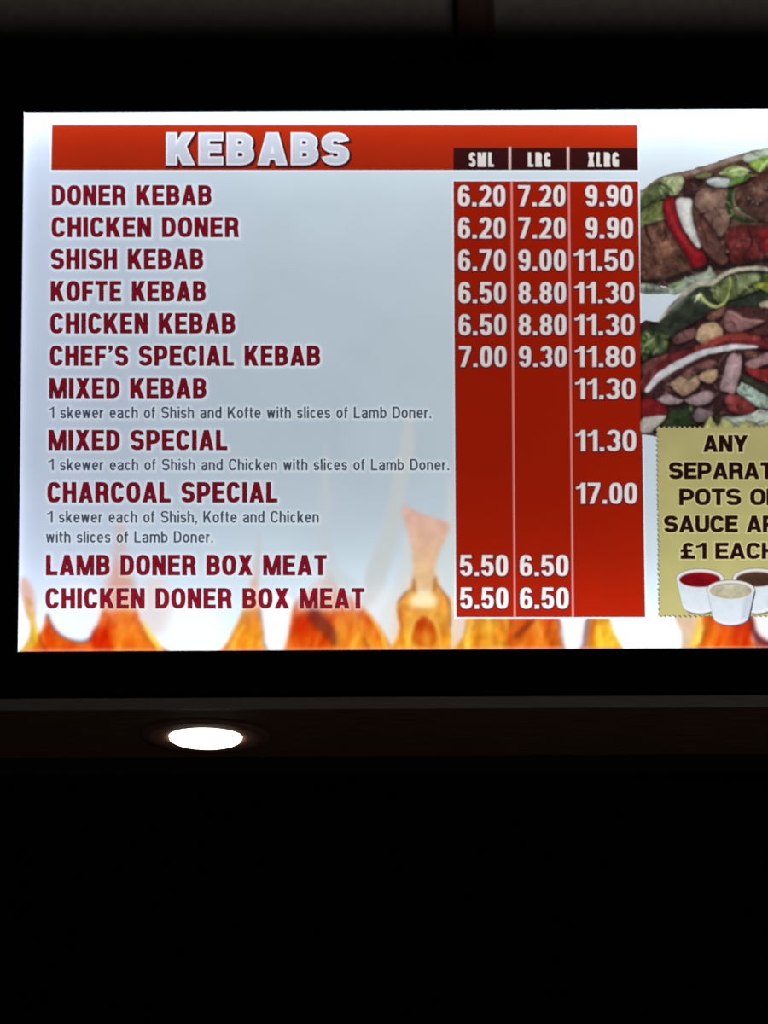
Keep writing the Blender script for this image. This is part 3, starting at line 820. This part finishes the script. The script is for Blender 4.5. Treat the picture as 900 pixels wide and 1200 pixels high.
fd.line(A(92, 590, 105, 650, 135, 710), [3, 4, 1], (34, 18, 18), 1.1, .9)
fd.line(A(210, 600, 225, 650, 205, 700), [2, 3, 1], (42, 22, 22), 1.1, .9)
fd.line(A(160, 600, 150, 660, 160, 720), [3, 4, 1], (120, 88, 74), 1.2, .7)
fd.line(A(60, 770, 160, 830, 300, 880), 3, (60, 34, 28), 2.2, .6)
fd.poly(A(470, 740, 540, 720, 640, 800, 640, 850, 560, 870, 480, 850), (62, 30, 30), 1.4, 1, .2)
# tomato slice, onion
fd.poly(A(212, 430, 240, 404, 280, 405, 292, 470, 312, 560, 352, 640, 400, 700, 452, 742, 492, 800, 482, 850, 430, 878, 392, 850, 352, 770, 290, 675, 240, 590, 208, 490), (140, 20, 26), 1.0, 1, .1)
fd.line(A(235, 440, 262, 540, 320, 650, 400, 760), [3, 4, 4, 3], (166, 42, 46), 1.6, .7)
fd.line(A(220, 500, 260, 610, 340, 730, 400, 840), 2, (110, 10, 18), 1.2, .7)
fd.poly(A(290, 425, 312, 404, 350, 402, 395, 418, 402, 520, 422, 610, 468, 700, 445, 738, 400, 702, 352, 622, 312, 530, 292, 460), (208, 208, 204), .8, 1, .05)
fd.line(A(298, 470, 318, 545, 360, 635), 1.6, (176, 168, 172), 1, .7)
# rolled meats
fd.poly(A(410, 430, 430, 370, 480, 340, 560, 332, 640, 350, 652, 450, 645, 560, 610, 650, 560, 660, 500, 560, 430, 500), (126, 94, 80), 1.2, 1, .22)
fd.ell(740 + 520 / 5.625, 160 + 415 / 5.625, 11, 8, (154, 122, 106), 4, .7, .2)
fd.poly(A(400, 470, 450, 500, 520, 590, 560, 660, 600, 740, 640, 810, 590, 850, 520, 800, 470, 740, 430, 630), (102, 62, 54), 1.2, 1, .22)
fd.line(A(410, 470, 460, 520, 520, 610, 530, 680), [1, 2.4, 2.4, 1], (56, 28, 26), 1, .9)
fd.line(A(430, 550, 480, 640, 500, 740), [1, 2, 1], (60, 30, 28), 1, .8)
fd.poly(A(610, 640, 680, 600, 760, 588, 900, 590, 1150, 560, 1400, 600, 1400, 820, 900, 800, 790, 830, 690, 855, 640, 790), (94, 32, 32), 1.4, 1, .3)
fd.poly(A(660, 640, 740, 610, 780, 700, 700, 780, 650, 740), (112, 42, 42), 2, .8, .25)
fd.poly(A(850, 640, 940, 600, 940, 700, 870, 740), (132, 22, 30), 2, .8, .15)
fd.line(A(770, 600, 790, 700, 740, 800), 2.4, (52, 18, 20), 1.4, .8)
fd.poly(A(680, 390, 720, 330, 800, 290, 900, 258, 1200, 200, 1600, 260, 1600, 600, 1000, 590, 900, 570, 800, 540, 720, 480), (84, 54, 46), 1.4, 1, .28)
fd.ell(740 + 870 / 5.625, 160 + 350 / 5.625, 12, 8, (124, 92, 76), 4, .6, .3)
fd.line(A(790, 290, 870, 265, 950, 250), 3, (104, 50, 40), 1.4, .8)
for x, y in ((785, 408), (800, 430), (830, 440), (850, 425), (880, 345), (630, 760), (770, 405)):
    fd.ell(740 + x / 5.625, 160 + y / 5.625, 1.7, 2.1, (178, 142, 130), 1.2, .8)
fd.line(A(655, 350, 640, 420, 650, 500, 700, 545, 800, 570), [7, 6, 7, 6, 2], (34, 52, 26), 1, 1, .2)
fd.line(A(672, 370, 672, 430, 700, 480, 760, 525, 825, 556), [2, 3, 3.4, 3, 1], (98, 120, 78), .9, .9)
fd.ell(740 + 590 / 5.625, 160 + 302 / 5.625, 18, 6.2, (176, 186, 188), 1.0, 1, .08)
fd.line(A(500, 300, 560, 285, 640, 285), 2, (214, 222, 222), 1, .8)
fd.poly(A(578, 248, 620, 206, 700, 192, 780, 222, 830, 250, 780, 275, 740, 300, 690, 295, 650, 272), (150, 178, 92), 1, 1, .22)
fd.line(A(582, 244, 640, 232, 720, 214, 800, 240), [1.5, 2, 3, 1], (214, 226, 186), .9, .9)
fd.poly(A(660, 280, 740, 262, 780, 262, 740, 300, 700, 315, 640, 330), (96, 140, 58), 1, .9, .2)
fd.line(A(600, 250, 680, 262, 770, 258), 1.8, (74, 96, 44), .9, .8)
fd.poly(A(740, 128, 800, 102, 900, 76, 1150, 60, 1150, 180, 900, 170, 790, 180, 740, 165), (192, 208, 190), 1.3, 1, .14)
fd.poly(A(770, 182, 830, 150, 900, 130, 1050, 120, 1150, 160, 1000, 220, 900, 200, 845, 238, 800, 215), (146, 182, 78), 1.1, 1, .25)
fd.line(A(840, 235, 870, 190, 920, 150), 2, (206, 220, 150), .9, .9)
fd.line(A(880, 215, 905, 175), 2, (88, 120, 44), .9, .8)
fd.line(A(780, 240, 860, 248, 960, 232), 4, (58, 32, 28), 1.2, .9)
fd.line(A(40, 955, 200, 955, 330, 910, 460, 870, 520, 850, 620, 870, 740, 850, 840, 825, 1000, 810), 5, (30, 24, 24), 1.8, .9)
# lower wrap
fd.poly(Bq(40, 1120, 40, 440, 180, 370, 260, 270, 340, 200, 420, 130, 530, 120, 600, 70, 700, 30, 800, 18, 900, 28, 1300, 60, 1800, 200, 2150, 500, 2150, 1120), (52, 28, 30), .9, 1, .25)
fd.poly(Bq(55, 125, 150, 130, 230, 150, 330, 95, 480, 45, 510, 10, 560, 70, 600, 80, 530, 130, 420, 140, 300, 200, 230, 195, 65, 195), (142, 152, 136), 1.2, 1, .35)
fd.line(Bq(80, 180, 160, 178, 240, 172), 1.6, (70, 72, 66), 1, .8)
fd.line(Bq(250, 140, 310, 130, 340, 110), 2.6, (120, 158, 90), 1.2, .8)
fd.poly(Bq(75, 440, 180, 375, 300, 255, 420, 150, 530, 135, 640, 80, 760, 50, 900, 50, 1300, 100, 1300, 300, 900, 310, 700, 300, 560, 290, 480, 345, 330, 430, 200, 540, 60, 640), (42, 48, 38), 1.2, 1, .3)
fd.poly(Bq(60, 470, 120, 440, 200, 450, 240, 500, 220, 580, 130, 600, 65, 640), (66, 78, 46), 1.8, 1, .5)
for x, y, r in ((85, 490, 3), (105, 575, 3), (235, 480, 2)):
    fd.ell(740 + x / 5.625, 310 + y / 5.625, r, r * .9, (112, 142, 64), 1.6, .8)
fd.poly(Bq(200, 350, 300, 230, 400, 150, 420, 160, 350, 250, 260, 330), (74, 84, 74), 2.2, .8, .25)
fd.poly(Bq(520, 150, 600, 100, 660, 80, 760, 60, 900, 60, 900, 130, 760, 200, 660, 230, 560, 250), (88, 98, 54), 1.4, 1, .4)
fd.poly(Bq(690, 80, 760, 60, 850, 62, 840, 110, 760, 150, 700, 200), (122, 132, 92), 1.6, .8, .3)
fd.poly(Bq(805, 140, 870, 115, 1000, 105, 1000, 190, 900, 190, 850, 165), (140, 154, 46), 1.4, 1, .25)
fd.line(Bq(440, 235, 455, 195, 490, 250, 560, 282, 620, 240, 650, 150, 645, 95), [3, 3.4, 5, 4, 3, 2, 2], (164, 170, 98), 1.0, 1, .15)
fd.line(Bq(415, 250, 435, 215, 455, 200), [1, 4, 3], (212, 216, 178), .9, .9)
fd.line(Bq(180, 372, 255, 285, 330, 212, 420, 140, 470, 128, 530, 122, 600, 72, 700, 36, 800, 24, 900, 32, 1200, 60), [3, 6, 7, 6, 6, 6, 5, 5, 5, 6], (172, 168, 148), 1.0, 1, .14)
fd.line(Bq(230, 322, 290, 250, 345, 215), [2, 6, 3], (98, 94, 90), 1.6, .7)
fd.poly(Bq(835, 265, 880, 240, 1000, 230, 1000, 320, 890, 315), (184, 172, 146), 1.2, 1, .15)
fd.poly(Bq(480, 350, 560, 300, 640, 280, 900, 290, 1100, 320, 1100, 480, 860, 480, 640, 470, 540, 400), (74, 40, 38), 1.4, 1, .25)
fd.poly(Bq(495, 345, 560, 300, 610, 290, 590, 340, 530, 375), (118, 76, 62), 1.3, 1, .2)
fd.poly(Bq(608, 350, 640, 300, 690, 312, 740, 352, 800, 360, 880, 370, 830, 400, 760, 430, 680, 448, 620, 430), (134, 90, 88), 1.2, 1, .15)
fd.line(Bq(640, 312, 700, 340, 760, 366, 850, 372), 3, (170, 128, 122), 1.2, .8)
fd.poly(Bq(270, 490, 330, 440, 415, 418, 435, 460, 380, 500, 300, 525), (116, 74, 74), 1.2, 1, .2)
fd.poly(Bq(425, 470, 460, 405, 545, 382, 600, 430, 580, 495, 490, 530, 435, 510), (178, 146, 112), 1.0, 1, .16)
fd.line(Bq(440, 490, 470, 450, 540, 470), 2, (206, 178, 136), 1.2, .7)
fd.poly(Bq(62, 740, 180, 620, 300, 570, 430, 545, 560, 490, 700, 458, 860, 480, 1000, 470, 1000, 560, 820, 550, 650, 530, 420, 600, 220, 720, 90, 830, 62, 850), (98, 30, 34), 1.2, 1, .15)
fd.line(Bq(430, 548, 560, 500, 700, 474, 840, 490), [4, 8, 9, 5], (150, 54, 46), 2, .8, .1)
fd.poly(Bq(75, 660, 170, 610, 240, 590, 180, 650, 90, 720), (112, 62, 56), 2, .8, .2)
fd.line(Bq(100, 830, 175, 745, 300, 662, 450, 592, 600, 554, 720, 542, 830, 546), [5, 9, 9, 7.5, 7, 6.5, 2], (196, 196, 200), .9, 1, .05)
fd.line(Bq(120, 830, 200, 755, 320, 682, 460, 612), 1.8, (150, 150, 156), 1, .7)
fd.poly(Bq(255, 780, 320, 735, 400, 712, 450, 750, 445, 800, 400, 840, 345, 868, 280, 830), (166, 134, 106), 1.1, 1, .18)
fd.poly(Bq(440, 735, 500, 685, 560, 690, 562, 745, 520, 785, 470, 775), (172, 140, 108), 1.1, 1, .15)
fd.poly(Bq(330, 720, 440, 650, 540, 630, 560, 670, 450, 700, 380, 740), (118, 72, 68), 1.4, 1, .2)
fd.line(Bq(300, 800, 340, 850, 400, 830), 1.6, (110, 80, 66), 1, .7)
fd.poly(Bq(165, 885, 240, 858, 345, 888, 300, 925, 210, 918), (152, 132, 134), 1.1, 1, .12)
fd.poly(Bq(345, 895, 420, 852, 500, 828, 542, 860, 510, 915, 420, 935), (150, 124, 126), 1.1, 1, .18)
fd.line(Bq(250, 850, 340, 880, 430, 840, 520, 800), 3, (44, 22, 26), 1.4, .9)
fd.poly(Bq(640, 605, 680, 590, 725, 605, 715, 720, 680, 850, 625, 842, 580, 818, 605, 720), (164, 134, 138), 1.0, 1, .12)
fd.poly(Bq(745, 655, 820, 610, 900, 580, 1000, 560, 1000, 640, 880, 660, 790, 700), (152, 112, 112), 1.1, 1, .15)
fd.ell(740 + 790 / 5.625, 310 + 590 / 5.625, 8, 4, (96, 66, 52), 2, .9, .5)
fd.poly(Bq(745, 690, 830, 690, 1000, 700, 1000, 790, 880, 770, 800, 740), (128, 34, 32), 1.2, 1, .25)
fd.line(Bq(730, 740, 800, 780, 900, 840, 1000, 890), 4.5, (38, 50, 32), 1.1, 1, .2)
fd.poly(Bq(695, 845, 715, 790, 745, 782, 900, 870, 1020, 920, 1020, 980, 900, 955, 800, 925), (158, 182, 168), 1.0, 1, .1)
fd.poly(Bq(610, 890, 660, 860, 720, 870, 815, 940, 770, 985, 660, 975, 620, 930), (122, 42, 42), 1.3, 1, .2)
fd.ell(740 + 650 / 5.625, 310 + 890 / 5.625, 5, 5, (168, 82, 74), 2.6, .8)
fd.poly(Bq(62, 895, 140, 885, 230, 945, 215, 1000, 62, 1008), (112, 20, 22), 1.4, 1, .15)
fd.poly(Bq(175, 1065, 250, 975, 340, 945, 430, 950, 450, 1040, 300, 1080), (40, 52, 32), 1.6, 1, .35)
fd.poly(Bq(400, 1000, 440, 945, 500, 965, 540, 985, 490, 1030, 430, 1035), (118, 98, 104), 1.4, 1, .2)
fd.poly(Bq(62, 1020, 130, 1000, 225, 992, 200, 1040, 155, 1080, 120, 1115, 62, 1110), (178, 168, 160), 1.2, 1, .12)
fd.line(Bq(62, 1118, 120, 1120, 170, 1118), 3, (66, 52, 56), 1.6, .8)
fd.poly(Bq(590, 1010, 700, 1000, 820, 975, 1000, 950, 1300, 940, 1300, 1060, 900, 1075, 700, 1075, 600, 1060), (174, 182, 170), 1.4, 1, .12)
fd.line(Bq(800, 990, 840, 960, 870, 965), 3, (206, 206, 190), 1, .8)
fd.poly(Bq(470, 1080, 490, 1030, 520, 1000, 545, 1040, 575, 1050, 600, 1015, 640, 1030, 690, 1060, 760, 1040, 830, 1065, 900, 1050, 1000, 1060, 1000, 1090, 480, 1090), (172, 172, 104), 1.0, 1, .2)
fd.line(Bq(545, 1000, 570, 1030, 560, 1060), [3, 5, 2], (44, 46, 30), 1.1, .9)
fd.line(Bq(700, 1040, 760, 1028, 820, 1050), 1.6, (70, 78, 50), 1, .7)
# fibres of meat and frills of lettuce
rs = np.random.RandomState(21); sh0 = fd.shade; fd.shade = 0
for k in range(620):
    X0, Y0 = rs.uniform(752, 910), rs.uniform(180, 500)
    i, j = np.searchsorted(fd.xs, X0), np.searchsorted(fd.ys, Y0)
    if fd.cov[j, i] < .9: continue
    r, g, b = fd.rgb[j, i]; an = rs.uniform(0, 3.14); L = rs.uniform(2, 6)
    dx, dy = L * math.cos(an), L * math.sin(an); bend = rs.uniform(-2, 2)
    path = [(X0 - dx, Y0 - dy), (X0 - dy / L * bend, Y0 + dx / L * bend), (X0 + dx, Y0 + dy)]
    if g > r * 1.04 and g > b + 12:
        c = (205, 216, 172) if rs.rand() < .45 else (30, 46, 20)
        fd.line(path, [.4, 2.2, .4], c, 1.1, .5)
    elif r > 1.25 * g and r < 140 and g > 22:
        c = (160, 122, 108) if rs.rand() < .35 else (28, 12, 12)
        fd.line(path, [.4, 2.6, .4], c, 1.5, .42)
    elif r > 1.1 * g and g > 100:
        fd.line(path, [.3, 1.3, .3], (96, 66, 52), .9, .4)
fd.shade = sh0
g0 = fbm(fd.X, fd.Y, 11.0)[..., None]; g1 = fbm(fd.X + 200, fd.Y, 3.0)[..., None]
pm = fd.cov[..., None]
fd.rgb = fd.rgb * (1 + pm * (.16 * g0 + .12 * g1)) + pm * np.array([4, 4, 4]) + pm * np.clip(g1 - .42, 0, 1) * 60
lum = fd.rgb.mean(-1, keepdims=True); fd.rgb = np.where(pm > .3, (lum + (fd.rgb - lum) * .9) * .95, fd.rgb)
fd.soften(748, 168, 912, 514, 1.5)
fd.build('kebab_photograph', .0014, board, cut=.5)['label'] = 'photograph of two wraps filled with meat and salad'

#OFFER
off = Canvas(sheet_axis(766, 944, 766, 906, 1.0, 1.5), sheet_axis(494, 728, 494, 728, 1.0, 2.0),
             lambda X, Y: np.stack([np.interp(Y, [494, 560, 640, 725], v) for v in ((163, 168, 182, 206), (156, 161, 176, 198), (106, 106, 116, 130))], -1) * (1 + .05 * fbm(X, Y, 30))[..., None])
nl = 38; pts = []
for i in range(nl * 2): yy = 500.5 + (721.5 - 500.5) * i / (nl * 2); pts.append((769.4 + (yy - 500) * .012 - (1.3 if i % 2 else -.6), yy))
nb = 28
for i in range(nb * 2): xx = 772 + 165 * i / (nb * 2); pts.append((xx, 722.2 + (1.5 if i % 2 else -.9)))
for i in range(nl * 2): yy = 721.5 - (721.5 - 500.5) * i / (nl * 2); pts.append((937.5 + (1.3 if i % 2 else -.6), yy))
for i in range(nb * 2): xx = 937 - 168 * i / (nb * 2); pts.append((xx, 500.5 + (-1.3 if i % 2 else .8)))
pts = np.array(pts)
base_rgb = off.rgb.copy()
off.poly(pts, (190, 182, 120), .3, 1, sm=False)
mask = off.cov.copy()
off.rgb = base_rgb
offer = off.build('offer_label', .0021, board, cut=.5)
offer['label'] = 'mustard yellow label with scalloped edge'
sh = Canvas(sheet_axis(764, 946, 764, 906, 1.0, 2.0), sheet_axis(494, 730, 494, 730, 1.0, 2.0), lambda X, Y: np.zeros(X.shape + (3,)) + np.array([112, 108, 96.]))
sh.poly(pts + np.array([-.9, .9]), (112, 108, 96), .3, 1, sm=False)
sh.build('label_shadow_print', .0018, board, cut=.5)['label'] = 'thin printed drop shadow of the yellow label'
OL = [(1.6, 0, 0, (186, 180, 128)), (.7, 0, 0, (150, 140, 96)), (.15, 0, 0, (30, 11, 13))]
for txt, a, b, yt, yb in (('ANY', 823.6, 875.6, 510.6, 530), ('SEPARATE', 783.6, 921.4, 542, 561.6), ('POTS OF', 795.6, 912.6, 573, 592.2),
                          ('SAUCE ARE', 777.8, 925.4, 604.6, 624), ('£1 EACH', 797.2, 909, 636.2, 655)):
    lettering('offer_lettering', txt, a, b, yt, yb, OL, offer, .0024, t=.25, h=.205, gap=.075, label='black capitals reading ' + txt)
Cq = lambda x, y: (740 + x / 5.625, 640 + y / 5.625)
for k, (cx, cy, by, col, col2, ds) in enumerate(((448, 215, 415, (138, 14, 24), (112, 10, 18), 0), (822, 212, 415, (88, 60, 44), (66, 42, 34), 0), (650, 290, 492, (196, 192, 166), (182, 176, 146), .0008))):
    x, y = Cq(cx, cy); bx, byy = Cq(cx, by)
    pc = Canvas(np.arange(x - 31, x + 32, .7), np.arange(y - 14, byy + 16, .7), lambda X, Y: np.zeros(X.shape + (3,)) + np.array([70., 66, 76]))
    body = lambda g: [(x - 27.8 - g, y), (x - 27.2 - g, y + 4), (x - 21.5 - g, byy - 5), (x - 19.5 - g, byy - 1), (x - 15, byy + 2.6 + g), (x - 8, byy + 4.8 + g), (x, byy + 5.4 + g), (x + 8, byy + 4.8 + g), (x + 15, byy + 2.6 + g), (x + 19.5 + g, byy - 1), (x + 21.5 + g, byy - 5), (x + 27.2 + g, y + 4), (x + 27.8 + g, y)]
    pc.poly([(p + .9, q + .7) for p, q in body(.9)], (72, 68, 82), 1.0, sm=False)
    pc.ell(x, y, 29.2, 12.4, (112, 108, 112), .8)
    pc.poly(body(-.2), (210, 222, 232), 1.0, 1, .02, c2=(230, 238, 246), sm=False)
    pc.poly([(x + 16, y + 10), (x + 24, y + 8), (x + 19, byy - 4), (x + 12, byy + 2)], (190, 200, 214), 3, .6)
    pc.line([(x - 17, byy - 1), (x, byy + 4), (x + 17, byy - 1)], 3, (244, 248, 252), 1.4, .8)
    pc.ell(x, y, 28, 11.3, (228, 226, 222), .8)
    pc.ell(x, y + 1.0, 24.4, 8.9, (150, 140, 140), 1.0)
    pc.ell(x, y + 1.4, 23.6, 8.3, col, 1.0, 1, .12, c2=col2)
    pc.build('sauce_pot_picture', .0030 + ds, offer, cut=.45)['label'] = ('white pot of red sauce', 'white pot of brown sauce', 'white pot of cream sauce')[k]
